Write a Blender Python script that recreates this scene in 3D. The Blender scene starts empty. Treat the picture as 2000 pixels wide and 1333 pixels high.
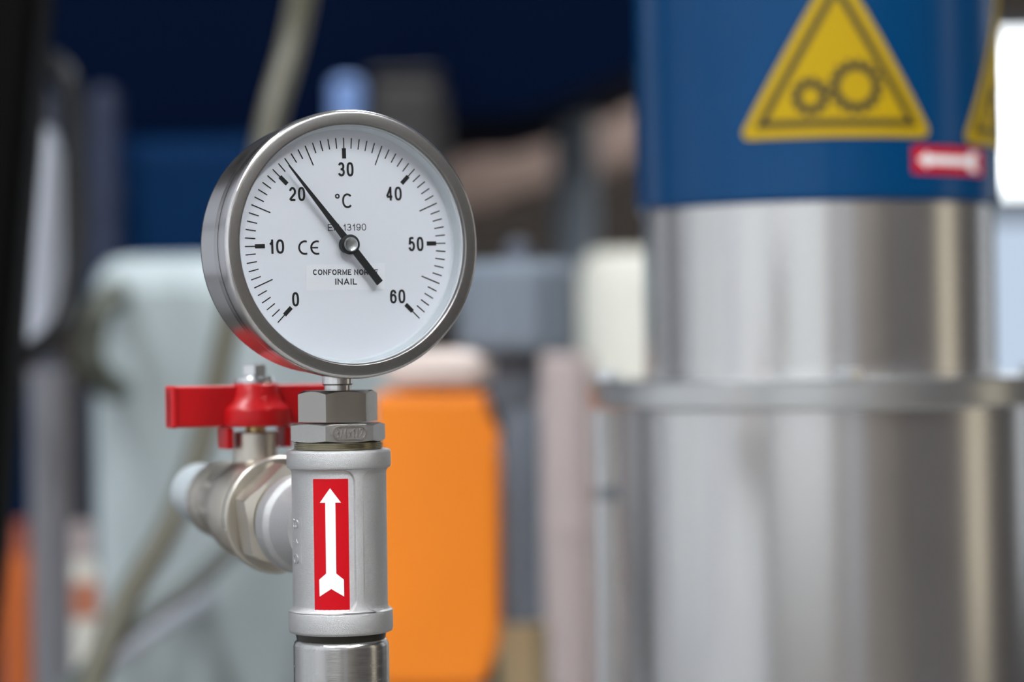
import bpy, bmesh, math, random
from mathutils import Matrix, Vector
from mathutils.geometry import intersect_line_plane

# ------------------------------------------------------------------ camera, world, exposure
scene = bpy.context.scene
col = scene.collection
R = math.radians
FPX = 4722.0                      # focal length in pixels of the 2000 x 1333 frame (85 mm on 36 mm)
CAM_Z = 1.25
cam_d = bpy.data.cameras.new('camera')
cam_d.sensor_width = 36.0
cam_d.lens = 85.0
cam_d.clip_start = 0.05
cam_d.clip_end = 50
cam_d.dof.use_dof = True
cam_d.dof.focus_distance = 0.903
cam_d.dof.aperture_fstop = 4.1
cam = bpy.data.objects.new('camera', cam_d)
col.objects.link(cam)
CM = Matrix.Translation((0, 0, CAM_Z)) @ Matrix.Rotation(R(90.25), 4, 'X') @ Matrix.Rotation(R(-0.8), 4, 'Z')
cam.matrix_world = CM
scene.camera = cam

world = bpy.data.worlds.new('world')
scene.world = world
world.use_nodes = True
world.node_tree.nodes['Background'].inputs[0].default_value = (0.75, 0.85, 1.0, 1)
world.node_tree.nodes['Background'].inputs[1].default_value = 0.3

vs = scene.view_settings
vs.view_transform = 'Standard'
vs.look = 'None'
vs.gamma = 1
vs.use_curve_mapping = False
vs.exposure = 0.05


def P(px, py, d):
    """World point seen at pixel (px, py) of the 2000 x 1333 frame, d metres along the view axis."""
    return CM @ Vector(((px - 1000) / FPX * d, (666.5 - py) / FPX * d, -d))


# ------------------------------------------------------------------ materials
def srgb(r, g, b):
    f = lambda c: (c / 255 / 12.92) if c <= 10 else ((c / 255 + 0.055) / 1.055) ** 2.4
    return (f(r), f(g), f(b), 1)


def mat(name, c, rough=0.5, metal=0.0, var=0.0, scale=60, bump=0.0, bscale=400, rvar=0.0, stretch=None,
        trans=0.0, coat=0.0, spec=0.5, emit=None, estr=0.0, dist=0.0005):
    m = bpy.data.materials.new(name)
    m.use_nodes = True
    nt = m.node_tree
    b = nt.nodes['Principled BSDF']
    b.inputs['Base Color'].default_value = c
    b.inputs['Roughness'].default_value = rough
    b.inputs['Metallic'].default_value = metal
    b.inputs['Specular IOR Level'].default_value = spec
    b.inputs['Transmission Weight'].default_value = trans
    b.inputs['Coat Weight'].default_value = coat
    if emit:
        b.inputs['Emission Color'].default_value = emit
        b.inputs['Emission Strength'].default_value = estr
    if var or bump or rvar:
        tc = nt.nodes.new('ShaderNodeTexCoord')
        mp = nt.nodes.new('ShaderNodeMapping')
        if stretch:
            mp.inputs['Scale'].default_value = stretch
        nt.links.new(tc.outputs['Object'], mp.inputs['Vector'])
    if var or rvar:
        n = nt.nodes.new('ShaderNodeTexNoise')
        n.inputs['Scale'].default_value = scale
        n.inputs['Detail'].default_value = 6
        n.inputs['Roughness'].default_value = 0.65
        nt.links.new(mp.outputs[0], n.inputs['Vector'])
        if var:
            mx = nt.nodes.new('ShaderNodeMix')
            mx.data_type = 'RGBA'
            lo = tuple(max(0, x * (1 - var)) for x in c[:3]) + (1,)
            hi = tuple(min(1, x * (1 + var)) for x in c[:3]) + (1,)
            mx.inputs[6].default_value = lo
            mx.inputs[7].default_value = hi
            nt.links.new(n.outputs[0], mx.inputs[0])
            nt.links.new(mx.outputs[2], b.inputs['Base Color'])
        if rvar:
            mr = nt.nodes.new('ShaderNodeMapRange')
            mr.inputs[1].default_value = 0.3
            mr.inputs[2].default_value = 0.7
            mr.inputs[3].default_value = max(0.02, rough - rvar)
            mr.inputs[4].default_value = rough + rvar
            nt.links.new(n.outputs[0], mr.inputs[0])
            nt.links.new(mr.outputs[0], b.inputs['Roughness'])
    if bump:
        n2 = nt.nodes.new('ShaderNodeTexNoise')
        n2.inputs['Scale'].default_value = bscale
        n2.inputs['Detail'].default_value = 4
        nt.links.new(mp.outputs[0], n2.inputs['Vector'])
        bp = nt.nodes.new('ShaderNodeBump')
        bp.inputs['Strength'].default_value = bump
        bp.inputs['Distance'].default_value = dist
        nt.links.new(n2.outputs[0], bp.inputs['Height'])
        nt.links.new(bp.outputs[0], b.inputs['Normal'])
    return m


def glass_mat(name):
    m = bpy.data.materials.new(name)
    m.use_nodes = True
    nt = m.node_tree
    nt.nodes.clear()
    o = nt.nodes.new('ShaderNodeOutputMaterial')
    mx = nt.nodes.new('ShaderNodeMixShader')
    t = nt.nodes.new('ShaderNodeBsdfTransparent')
    t.inputs[0].default_value = (0.985, 0.99, 0.99, 1)
    g = nt.nodes.new('ShaderNodeBsdfGlossy')
    g.inputs['Roughness'].default_value = 0.02
    f = nt.nodes.new('ShaderNodeFresnel')
    f.inputs[0].default_value = 1.25
    nt.links.new(f.outputs[0], mx.inputs[0])
    nt.links.new(t.outputs[0], mx.inputs[1])
    nt.links.new(g.outputs[0], mx.inputs[2])
    nt.links.new(mx.outputs[0], o.inputs[0])
    return m


def emit_mat(name, c, s):
    return mat(name, (0.08, 0.08, 0.08, 1), rough=0.4, spec=0.2, emit=c, estr=s)


M = {}
# foreground metals
M['bezel'] = mat('satin_steel', (0.33, 0.32, 0.31, 1), 0.33, 1, var=0.12, scale=900, rvar=0.04, bump=0.04, bscale=2500)
M['case'] = mat('polished_steel', (0.74, 0.73, 0.73, 1), 0.22, 1, var=0.03, scale=60, rvar=0.02)
M['cast'] = mat('cast_stainless', (0.60, 0.60, 0.60, 1), 0.43, 1, var=0.16, scale=1100, rvar=0.06, bump=0.75, bscale=4200, dist=0.0003)
M['bushing'] = mat('cast_bushing', (0.50, 0.495, 0.48, 1), 0.36, 1, var=0.12, scale=900, rvar=0.05, bump=0.12, bscale=2600, dist=0.0003)
M['mark'] = mat('worn_raised_marking', (0.72, 0.71, 0.69, 1), 0.24, 1, var=0.05, scale=900)
M['hexsteel'] = mat('milled_steel', (0.44, 0.425, 0.395, 1), 0.25, 1, var=0.03, scale=1500, rvar=0.01, bump=0.03, bscale=3000, dist=0.0002)
M['pipe'] = mat('turned_steel', (0.64, 0.635, 0.62, 1), 0.24, 1, var=0.08, scale=60, rvar=0.05, stretch=(1, 1, 8), bump=0.04, bscale=300)
M['thread'] = mat('sealed_thread', (0.46, 0.42, 0.30, 1), 0.32, 1, var=0.25, scale=200)
M['black_rubber'] = mat('black_sealant', srgb(38, 34, 26), 0.35)
M['nickel'] = mat('nickel_plated_brass', (0.64, 0.60, 0.53, 1), 0.36, 1, var=0.04, scale=300, rvar=0.03, bump=0.1, bscale=900)
M['brass'] = mat('brass', (0.62, 0.48, 0.22, 1), 0.3, 1)
M['zinc'] = mat('zinc_plated', (0.72, 0.74, 0.76, 1), 0.28, 1, var=0.05)
M['red_plastic'] = mat('red_painted_handle', srgb(196, 14, 22), 0.34, var=0.06, scale=80, spec=0.4)
M['red_label'] = mat('red_sticker', srgb(190, 4, 20), 0.45, var=0.05, scale=200, spec=0.2)
M['white_print'] = mat('white_print', srgb(236, 238, 240), 0.45, var=0.02, scale=200)
M['dial'] = mat('white_dial', srgb(238, 240, 247), 0.5, var=0.01, scale=50)
M['ring_white'] = mat('white_spacer', srgb(226, 232, 236), 0.45)
M['print'] = mat('black_print', srgb(12, 13, 17), 0.6)
M['pointer'] = mat('black_pointer', srgb(22, 23, 27), 0.5, var=0.1, scale=900)
M['sticker_clear'] = mat('pale_sticker', srgb(244, 245, 250), 0.35)
M['glass'] = glass_mat('clear_glass')
M['cap'] = mat('pale_cap', srgb(172, 180, 184), 0.4, var=0.03, scale=60)
# machine
M['blue'] = mat('blue_paint', srgb(0, 58, 102), 0.20, var=0.05, scale=8, spec=0.28)
M['machine_steel'] = mat('brushed_stainless', (0.73, 0.725, 0.72, 1), 0.25, 1, var=0.04, scale=9, rvar=0.03, stretch=(1, 1, 0.25))
M['flange_steel'] = mat('machined_flange', (0.62, 0.63, 0.63, 1), 0.32, 1, var=0.05, scale=20)
M['yellow'] = mat('yellow_sign', srgb(176, 145, 2), 0.45, var=0.04, scale=30, spec=0.2)
M['sign_black'] = mat('sign_black', srgb(14, 11, 4), 0.5)
# surroundings
M['navy'] = mat('navy_paint', srgb(1, 12, 36), 0.55, var=0.15, scale=3, spec=0.02)
M['mid_blue'] = mat('mid_blue_paint', srgb(0, 36, 72), 0.45, var=0.2, scale=5, spec=0.06)
M['pale_blue'] = mat('pale_blue_paint', srgb(120, 150, 205), 0.45, var=0.05)
M['steel_blue'] = mat('steel_blue_paint', srgb(34, 42, 66), 0.4, var=0.1)
M['grey_green'] = mat('grey_green_paint', srgb(178, 190, 192), 0.5, var=0.04, scale=4)
M['orange'] = mat('orange_plastic', srgb(246, 136, 20), 0.45, var=0.03, scale=6)
M['pale_lid'] = mat('pale_plastic', srgb(222, 205, 196), 0.45, var=0.03, scale=10)
M['grey_paint'] = mat('grey_blue_paint', srgb(126, 136, 148), 0.45, var=0.06, scale=12)
M['dark_grey'] = mat('dark_grey_paint', srgb(84, 88, 100), 0.45, var=0.06, scale=12)
M['grey_mid'] = mat('grey_mid_paint', srgb(108, 114, 124), 0.45, var=0.06, scale=12)
M['galv'] = mat('galvanised', (0.42, 0.44, 0.46, 1), 0.38, 1, var=0.08, scale=40)
M['cream'] = mat('cream_plastic', srgb(240, 238, 226), 0.5, var=0.02, scale=10)
M['pinkish'] = mat('pinkish_grey', srgb(190, 175, 173), 0.5, var=0.05, scale=10)
M['dull_gold'] = mat('dull_brass', (0.80, 0.66, 0.40, 1), 0.5, 1, var=0.1, scale=60)
M['hose'] = mat('beige_hose', srgb(104, 101, 84), 0.4, var=0.06, scale=60, trans=0.3)
M['hose_grey'] = mat('grey_hose', srgb(104, 110, 108), 0.4, var=0.06, scale=60)
M['black'] = mat('black_paint', srgb(10, 10, 10), 0.6, var=0.1, scale=10, spec=0.03)
M['dark_cable'] = mat('dark_cable', srgb(16, 17, 19), 0.5, spec=0.2)
M['post_grey'] = mat('post_grey', srgb(122, 122, 128), 0.45, var=0.06, scale=20)
M['pale_grey'] = mat('pale_grey', srgb(196, 202, 214), 0.45, var=0.06, scale=20)
M['brown'] = mat('brown_paint', srgb(152, 130, 120), 0.6, var=0.12, scale=4)
M['dark_brown'] = mat('dark_brown_paint', srgb(40, 37, 36), 0.6, var=0.12, scale=4)
M['brick_red'] = mat('dull_red_plastic', srgb(170, 88, 64), 0.5)
M['faded_orange'] = mat('faded_orange_print', srgb(204, 128, 96), 0.5)
M['deep_orange'] = mat('deep_orange_plastic', srgb(214, 108, 42), 0.5)
M['wall_brown'] = mat('brown_plaster', srgb(60, 52, 45), 0.8, var=0.12, scale=2, bump=0.1, bscale=60)
M['wall_white'] = mat('white_plaster', srgb(216, 217, 222), 0.8, var=0.03, scale=2, bump=0.1, bscale=60)
M['wall_grey'] = mat('dull_grey_plaster', srgb(78, 73, 72), 0.8, var=0.08, scale=2, bump=0.1, bscale=60)
M['wall_dark'] = mat('grey_brown_plaster', srgb(122, 112, 102), 0.8, var=0.08, scale=2, bump=0.1, bscale=60)
M['concrete'] = mat('concrete', srgb(128, 126, 122), 0.6, var=0.12, scale=3, bump=0.15, bscale=80)
M['ceiling'] = mat('ceiling_paint', srgb(165, 165, 165), 0.8, var=0.03, scale=2)
M['frame'] = mat('window_frame', srgb(70, 74, 80), 0.5, var=0.05)
M['day'] = emit_mat('daylit_pane', (0.92, 0.96, 1.0, 1), 0.92)
M['day_bright'] = emit_mat('bright_daylit_pane', (0.90, 0.96, 1.0, 1), 4.5)
M['fill_soft'] = emit_mat('soft_fill_pane', (0.86, 0.90, 1.0, 1), 0.50)  # glow of unseen panes added to brighten reflections in the metal
M['day_side'] = emit_mat('side_daylit_pane', (0.90, 0.95, 1.0, 1), 0.72)  # shared by the left side window and the added one on the right wall
M['warm'] = emit_mat('warm_lit_pane', (1.0, 0.88, 0.66, 1), 0.80)
M['lamp'] = emit_mat('lamp_diffuser', (0.94, 0.97, 1.0, 1), 52.0)


# ------------------------------------------------------------------ mesh helpers
RX90 = Matrix.Rotation(R(90), 4, 'X')      # local z -> -y : shapes on a face looking towards -y
RY90 = Matrix.Rotation(R(90), 4, 'Y')      # local z -> x


def finish(name, bm, m, parent=None, loc=None, rot=None, ang=35, smooth=True, xf=None):
    if xf is not None:
        bmesh.ops.transform(bm, matrix=xf, verts=bm.verts)
    bmesh.ops.recalc_face_normals(bm, faces=bm.faces)
    me = bpy.data.meshes.new(name)
    bm.to_mesh(me)
    bm.free()
    if smooth:
        me.shade_smooth()
        me.set_sharp_from_angle(angle=R(ang))
    o = link(name, me, m, parent, loc, rot)
    if smooth:
        w = o.modifiers.new('weighted_normals', 'WEIGHTED_NORMAL')
        w.keep_sharp = True
    return o


def link(name, me, m, parent=None, loc=None, rot=None):
    if not me.materials:
        me.materials.append(m)
    o = bpy.data.objects.new(name, me)
    col.objects.link(o)
    if parent:
        o.parent = parent
    if loc is not None:
        o.location = loc
    if rot is not None:
        o.rotation_euler = rot
    return o


def tag(o, label, cat, group=None):
    o['label'] = label
    o['category'] = cat
    if group:
        o['group'] = group
    return o


def thing(name, label, cat, loc=(0, 0, 0), rotz=0.0, group=None):
    o = bpy.data.objects.new(name, None)
    col.objects.link(o)
    o.empty_display_size = 0.05
    o.location = loc
    o.rotation_euler = (0, 0, rotz)
    return tag(o, label, cat, group)


def struct(o):
    o['kind'] = 'structure'
    return o


def lathe(prof, segs=64, closed=False):
    """Revolve (r, z) points about z. Ends at r = 0 close themselves; closed joins last to first."""
    bm = bmesh.new()
    rings = []
    for r, z in prof:
        if r < 1e-9:
            rings.append([bm.verts.new((0, 0, z))])
        else:
            rings.append([bm.verts.new((r * math.cos(2 * math.pi * k / segs), r * math.sin(2 * math.pi * k / segs), z)) for k in range(segs)])
    pairs = list(zip(rings[:-1], rings[1:]))
    if closed:
        pairs.append((rings[-1], rings[0]))
    for a, b in pairs:
        for k in range(segs):
            k2 = (k + 1) % segs
            if len(a) == 1 and len(b) == 1:
                continue
            if len(a) == 1:
                bm.faces.new((a[0], b[k], b[k2]))
            elif len(b) == 1:
                bm.faces.new((a[k], b[0], a[k2]))
            else:
                bm.faces.new((a[k], b[k], b[k2], a[k2]))
    return bm


def hexprism(rc, z0, z1, phi, top=True, bot=True, sides=6, seg=8, cf=0.98, slope=0.55, rnd=0.0):
    """Chamfered nut: phi is the angle of one corner from -y towards +x."""
    bm = bmesh.new()
    ap = rc * math.cos(math.pi / sides)
    r0 = ap * cf
    N = sides * seg
    rb, sb, st, rt = [], [], [], []
    for k in range(N):
        a = 2 * math.pi * k / N
        loc = (a % (2 * math.pi / sides)) - math.pi / sides
        r = min(ap / math.cos(loc), rc * (1 - rnd))
        dz = max(0, r - r0) * slope
        s, c = math.sin(a + phi), -math.cos(a + phi)
        rb.append(bm.verts.new((r0 * s, r0 * c, z0)))
        sb.append(bm.verts.new((r * s, r * c, z0 + (dz if bot else 0))))
        st.append(bm.verts.new((r * s, r * c, z1 - (dz if top else 0))))
        rt.append(bm.verts.new((r0 * s, r0 * c, z1)))
    for a, b in ((rb, sb), (sb, st), (st, rt)):
        for k in range(N):
            k2 = (k + 1) % N
            bm.faces.new((a[k], a[k2], b[k2], b[k]))
    bm.faces.new(rb[::-1])
    bm.faces.new(rt)
    return bm


def box_bm(x0, x1, y0, y1, z0, z1, bev=0.0, seg=3, bm=None):
    own = bm is None
    bm = bm or bmesh.new()
    r = bmesh.ops.create_cube(bm, size=1)
    bmesh.ops.transform(bm, verts=r['verts'], matrix=Matrix.Translation(((x0 + x1) / 2, (y0 + y1) / 2, (z0 + z1) / 2)) @ Matrix.Diagonal((x1 - x0, y1 - y0, z1 - z0, 1)))
    if bev and own:
        bmesh.ops.bevel(bm, geom=list(bm.edges), offset=bev, segments=seg, profile=0.5, affect='EDGES')
    return bm


def tube_bm(pts, r, segs=14, sub=10):
    """Tube swept along a Catmull-Rom curve through pts; r a number or one radius per point."""
    pts = [Vector(p) for p in pts]
    rs = r if isinstance(r, (list, tuple)) else [r] * len(pts)
    path = []
    n = len(pts)
    for i in range(n - 1):
        p0, p1, p2, p3 = pts[max(0, i - 1)], pts[i], pts[i + 1], pts[min(n - 1, i + 2)]
        for k in range(sub):
            t = k / sub
            path.append((0.5 * ((2 * p1) + (p2 - p0) * t + (2 * p0 - 5 * p1 + 4 * p2 - p3) * t * t + (3 * p1 - p0 - 3 * p2 + p3) * t ** 3), rs[i] + (rs[i + 1] - rs[i]) * t))
    path.append((pts[-1], rs[-1]))
    bm = bmesh.new()
    rings = []
    prev = None
    for i, (p, rr) in enumerate(path):
        a = path[max(0, i - 1)][0]
        b = path[min(len(path) - 1, i + 1)][0]
        t = (b - a).normalized()
        if prev is None:
            u = t.orthogonal().normalized()
        else:
            u = (prev - t * prev.dot(t)).normalized()
        prev = u
        v = t.cross(u)
        rings.append([bm.verts.new(p + (u * math.cos(2 * math.pi * k / segs) + v * math.sin(2 * math.pi * k / segs)) * rr) for k in range(segs)])
    for a, b in zip(rings[:-1], rings[1:]):
        for k in range(segs):
            k2 = (k + 1) % segs
            bm.faces.new((a[k], a[k2], b[k2], b[k]))
    bm.faces.new(rings[0][::-1])
    bm.faces.new(rings[-1])
    return bm


def plate(outline, z0, z1, bm=None):
    """Flat outline (x, y) given a thickness."""
    bm = bm or bmesh.new()
    a = [bm.verts.new((x, y, z0)) for x, y in outline]
    b = [bm.verts.new((x, y, z1)) for x, y in outline]
    n = len(a)
    bm.faces.new(a[::-1])
    bm.faces.new(b)
    for k in range(n):
        bm.faces.new((a[k], a[(k + 1) % n], b[(k + 1) % n], b[k]))
    return bm


def ring_plate(outer, inner, z0, z1, bm=None, loop=True):
    bm = bm or bmesh.new()
    n = len(outer)
    V = [[bm.verts.new((x, y, z)) for x, y in o] for o in (outer, inner) for z in (z0, z1)]
    o0, o1, i0, i1 = V
    for k in range(n if loop else n - 1):
        j = (k + 1) % n
        bm.faces.new((o1[k], o1[j], i1[j], i1[k]))
        bm.faces.new((o0[k], i0[k], i0[j], o0[j]))
        bm.faces.new((o0[k], o0[j], o1[j], o1[k]))
        bm.faces.new((i0[k], i1[k], i1[j], i0[j]))
    if not loop:
        bm.faces.new((o0[0], o1[0], i1[0], i0[0]))
        bm.faces.new((o0[-1], i0[-1], i1[-1], o1[-1]))
    return bm


def wrap(bm, rad, th0=0.0, step=0.004):
    """Bend a flat shape (x right, y up, z out) round an upright cylinder; angle 0 faces -y."""
    xs = [v.co.x for v in bm.verts]
    x = min(xs) + step
    bmesh.ops.triangulate(bm, faces=[f for f in bm.faces if len(f.verts) > 4])
    while x < max(xs):
        bmesh.ops.bisect_plane(bm, geom=list(bm.verts) + list(bm.edges) + list(bm.faces), plane_co=(x, 0, 0), plane_no=(1, 0, 0), dist=1e-7)
        x += step
    for v in bm.verts:
        t = th0 + v.co.x / rad
        r = rad + v.co.z
        v.co = Vector((r * math.sin(t), -r * math.cos(t), v.co.y))
    return bm


def circle(cx, cy, r, n=48):
    return [(cx + r * math.cos(2 * math.pi * k / n), cy + r * math.sin(2 * math.pi * k / n)) for k in range(n)]


def round_poly(pts, rad, seg=5):
    out = []
    n = len(pts)
    for i in range(n):
        p0, p1, p2 = Vector(pts[i - 1]), Vector(pts[i]), Vector(pts[(i + 1) % n])
        a, b = (p0 - p1).normalized(), (p2 - p1).normalized()
        ang = a.angle(b)
        t = rad / math.tan(ang / 2)
        s, e = p1 + a * t, p1 + b * t
        c = p1 + (a + b).normalized() * (rad / math.sin(ang / 2))
        a0 = math.atan2(s.y - c.y, s.x - c.x)
        a1 = math.atan2(e.y - c.y, e.x - c.x)
        d = (a1 - a0 + math.pi) % (2 * math.pi) - math.pi
        for k in range(seg + 1):
            q = a0 + d * k / seg
            out.append((c.x + rad * math.cos(q), c.y + rad * math.sin(q)))
    return out


def _ell(cx, cy, rx, ry, a0, a1, n=18, e=2.0):
    out = []
    for k in range(n + 1):
        a = R(a0 + (a1 - a0) * k / n)
        c, q = math.cos(a), math.sin(a)
        out.append((cx + rx * math.copysign(abs(c) ** (2 / e), c), cy + ry * math.copysign(abs(q) ** (2 / e), q)))
    return out


# a plain grotesque: glyph -> (width, [(points, square ends?, closed?)]) in a unit box
GLYPH = {
    '0': (0.56, [(_ell(.5, .5, .5, .5, 0, 360, 36, 2.5)[:-1], 0, 1)]),
    '1': (0.36, [([(.78, 0), (.78, 1)], 1, 0), ([(.74, .90), (.5, .78), (.02, .69)], 0, 0)]),
    '2': (0.56, [(_ell(.5, .7, .47, .3, 168, -38) + [(.1, .12), (.0, .0)], 0, 0), ([(.04, 0), (1, 0)], 0, 0)]),
    '3': (0.56, [(_ell(.47, .75, .44, .25, 160, -90) + [(.33, .5)], 0, 0), (_ell(.47, .265, .5, .265, 85, -163), 0, 0)]),
    '4': (0.56, [([(.74, 0), (.74, 1)], 1, 0), ([(.72, 1), (.02, .27)], 0, 0), ([(0, .24), (1.06, .24)], 0, 0)]),
    '5': (0.56, [([(.92, 1), (.2, 1)], 0, 0), ([(.2, 1.03), (.08, .46)], 0, 0), (_ell(.47, .33, .5, .33, 152, -163), 0, 0)]),
    '6': (0.56, [(_ell(.5, .32, .48, .32, 0, 360, 30, 2.1)[:-1], 0, 1), (_ell(.52, .5, .5, .5, 200, 28, 20, 2.3), 0, 0)]),
    '9': (0.56, [(_ell(.5, .68, .48, .32, 0, 360, 30, 2.1)[:-1], 0, 1), (_ell(.48, .5, .5, .5, 20, -152, 20, 2.3), 0, 0)]),
    'A': (0.74, [([(0, 0), (.5, 1), (1, 0)], 1, 0), ([(.18, .3), (.82, .3)], 0, 0)]),
    'C': (0.70, [(_ell(.53, .5, .53, .5, 42, 318, 28, 2.15), 0, 0)]),
    'E': (0.62, [([(0, 0), (0, 1)], 1, 0), ([(0, 0), (1, 0)], 1, 0), ([(0, .52), (.93, .52)], 0, 0), ([(0, 1), (.97, 1)], 1, 0)]),
    'F': (0.56, [([(0, 0), (0, 1)], 1, 0), ([(0, .5), (.88, .5)], 0, 0), ([(0, 1), (1, 1)], 1, 0)]),
    'I': (0.17, [([(.5, 0), (.5, 1)], 1, 0)]),
    'L': (0.56, [([(0, 0), (0, 1)], 1, 0), ([(0, 0), (1, 0)], 1, 0)]),
    'M': (0.80, [([(0, 0), (0, 1), (.5, .12), (1, 1), (1, 0)], 1, 0)]),
    'N': (0.70, [([(0, 0), (0, 1), (1, 0), (1, 1)], 1, 0)]),
    'O': (0.78, [(_ell(.5, .5, .5, .5, 0, 360, 36, 2.1)[:-1], 0, 1)]),
    'R': (0.70, [([(0, 0), (0, 1)], 1, 0), ([(0, 1), (.58, 1)] + _ell(.58, .74, .36, .26, 85, -85, 12) + [(.58, .48), (0, .48)], 0, 0), ([(.5, .48), (.95, 0)], 1, 0)]),
    '\u00b0': (0.36, [(_ell(.5, .82, .5, .18, 0, 360, 24)[:-1], 0, 1)]),
    '/': (0.40, [([(0, 0), (1, 1)], 1, 0)]),
    'x': (0.50, [([(0, 0), (1, .68)], 0, 0), ([(0, .68), (1, 0)], 0, 0)]),
    ' ': (0.22, []),
}


def ribbon(bm, pts, wd, square, closed, thick):
    pts = [Vector(p) for p in pts]
    n = len(pts)
    if square and not closed:
        pts[0] = pts[0] + (pts[0] - pts[1]).normalized() * wd / 2
        pts[-1] = pts[-1] + (pts[-1] - pts[-2]).normalized() * wd / 2
    o_, i_ = [], []
    for k in range(n):
        a = pts[k - 1] if (k or closed) else None
        b = pts[(k + 1) % n] if (k < n - 1 or closed) else None
        d1 = (pts[k] - a).normalized() if a is not None else None
        d2 = (b - pts[k]).normalized() if b is not None else None
        if d1 is None:
            d1 = d2
        if d2 is None:
            d2 = d1
        n1, n2 = Vector((-d1.y, d1.x)), Vector((-d2.y, d2.x))
        m_ = n1 + n2
        m_ = m_.normalized() if m_.length > 1e-6 else n1
        q = wd / 2 / max(0.42, m_.dot(n1))
        o_.append(tuple(pts[k] + m_ * q))
        i_.append(tuple(pts[k] - m_ * q))
    ring_plate(o_, i_, 0, thick, bm, loop=bool(closed))


def text_bm(s, w, h, thick=0.00005, bold=0.15, gap=0.14):
    """Lettering as thin strokes fitted to w x h and centred on the origin; bold = stroke / cap height."""
    tot = sum(GLYPH[c][0] for c in s) + gap * (len(s) - 1)
    f = (w / h) / tot
    bm = bmesh.new()
    x = 0.0
    st = bold * h
    for c in s:
        gw, strokes = GLYPH[c]
        gw *= f * h
        for pts, sq, cl in strokes:
            if c == 'I':
                q = [(x + gw / 2, st / 2 + v * (h - st)) for u, v in pts]
            else:
                q = [(x + st / 2 + u * (gw - st), st / 2 + v * (h - st)) for u, v in pts]
            if c == '\u00b0':
                rr = gw / 2 - st / 2
                q = circle(x + gw / 2, h - rr - st / 2, rr, 24)
            ribbon(bm, q, st * (0.75 if c == '\u00b0' else 1), sq, cl, thick)
        x += gw + gap * f * h
    for v in bm.verts:
        v.co.x -= w / 2
        v.co.y -= h / 2
    return bm


def shift(bm, dx=0, dy=0, dz=0):
    bmesh.ops.translate(bm, verts=bm.verts, vec=(dx, dy, dz))
    return bm


# ------------------------------------------------------------------ the hall
X0, X1, Y0, Y1, ZC = -2.7, 3.5, -3.2, 5.2, 3.6
struct(finish('floor', box_bm(X0, X1, Y0, Y1, -0.1, 0), M['concrete'], smooth=False))
struct(finish('ceiling', box_bm(X0, X1, Y0, Y1, ZC, ZC + 0.1), M['ceiling'], smooth=False))
struct(finish('wall_back', box_bm(X0, X1, Y1, Y1 + 0.1, 0, ZC), M['wall_brown'], smooth=False))
struct(finish('wall_front', box_bm(X0, X1, Y0 - 0.1, Y0, 0, ZC), M['wall_dark'], smooth=False))
struct(finish('wall_left', box_bm(X0 - 0.1, X0, Y0, Y1, 0, ZC), M['wall_white'], smooth=False))
struct(finish('wall_right', box_bm(X1, X1 + 0.1, Y0, Y1, 0, ZC), M['wall_grey'], smooth=False))


def window(name, origin, u, n, w, h, cols, rows, mats, bar=0.05):
    """A window on a wall: origin the lower corner, u along the wall, n into the room."""
    u, n = Vector(u), Vector(n)
    e = bpy.data.objects.new(name, None)
    col.objects.link(e)
    e['kind'] = 'structure'
    B = Matrix((u, Vector((0, 0, 1)), n)).transposed().to_4x4()
    B.translation = Vector(origin)
    e.matrix_world = B
    xs = [w * i / cols for i in range(cols + 1)]
    ys = [h * i / rows for i in range(rows + 1)]
    bm = bmesh.new()
    for x in xs:
        box_bm(x - bar / 2, x + bar / 2, -bar / 2, h + bar / 2, 0, 0.06, bm=bm)
    for y in ys:
        for i in range(cols):
            box_bm(xs[i] + bar / 2, xs[i + 1] - bar / 2, y - bar / 2, y + bar / 2, 0, 0.055, bm=bm)
    finish('window_frame', bm, M['frame'], e, smooth=False)
    for j in range(rows):
        for i in range(cols):
            finish('pane', box_bm(xs[i] + bar / 2, xs[i + 1] - bar / 2, ys[j] + bar / 2, ys[j + 1] - bar / 2, 0.005, 0.03), mats[j % len(mats)], e, smooth=False)
    return e


window('window_1', (0.08, Y0, 0.7), (-1, 0, 0), (0, 1, 0), 2.7, 2.1, 3, 2, [M['day']])
window('window_2', (X0, -3.1, 0.7), (0, 1, 0), (1, 0, 0), 2.7, 2.1, 3, 2, [M['day']])
window('window_6', (X0, 0.1, 0.7), (0, 1, 0), (1, 0, 0), 1.5, 2.1, 2, 2, [M['day_side']])
window('added_window_7', (X0, 2.1, 0.85), (0, 1, 0), (1, 0, 0), 2.8, 2.0, 4, 2, [M['fill_soft']])  # added unseen glow, brightens what the left of the gauge case reflects
window('added_window_8', (1.3, Y0, 0.5), (-1, 0, 0), (0, 1, 0), 0.75, 2.2, 1, 2, [M['fill_soft']])  # added out of view for a pale stripe on the steel neck
window('added_window_9', (X1, 3.25, 0.7), (0, 1, 0), (-1, 0, 0), 1.7, 2.1, 2, 2, [M['day_side']])  # unseen, added to lighten the right side of the tee
window('window_3', (X1, 0.45, 0.6), (0, 1, 0), (-1, 0, 0), 0.8, 2.1, 1, 2, [M['warm']])
# the window that shows to the side of the blue motor
wz_top = P(1975, 62, Y1 - 0.02).z
wz_mid = P(1975, 385, Y1 - 0.02).z
wx = P(1700, 300, Y1).x
hh = wz_top - wz_mid
window('window_4', (wx + 1.0, Y1, wz_mid), (-1, 0, 0), (0, -1, 0), 1.0, hh, 1, 1, [M['day_bright']], bar=0.03)
M['day_pale'] = emit_mat('pale_daylit_pane', (0.66, 0.80, 1.0, 1), 0.72)
window('window_5', (wx + 1.0, Y1, wz_mid - 0.62), (-1, 0, 0), (0, -1, 0), 1.0, 0.59, 1, 1, [M['day_pale']], bar=0.03)


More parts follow.
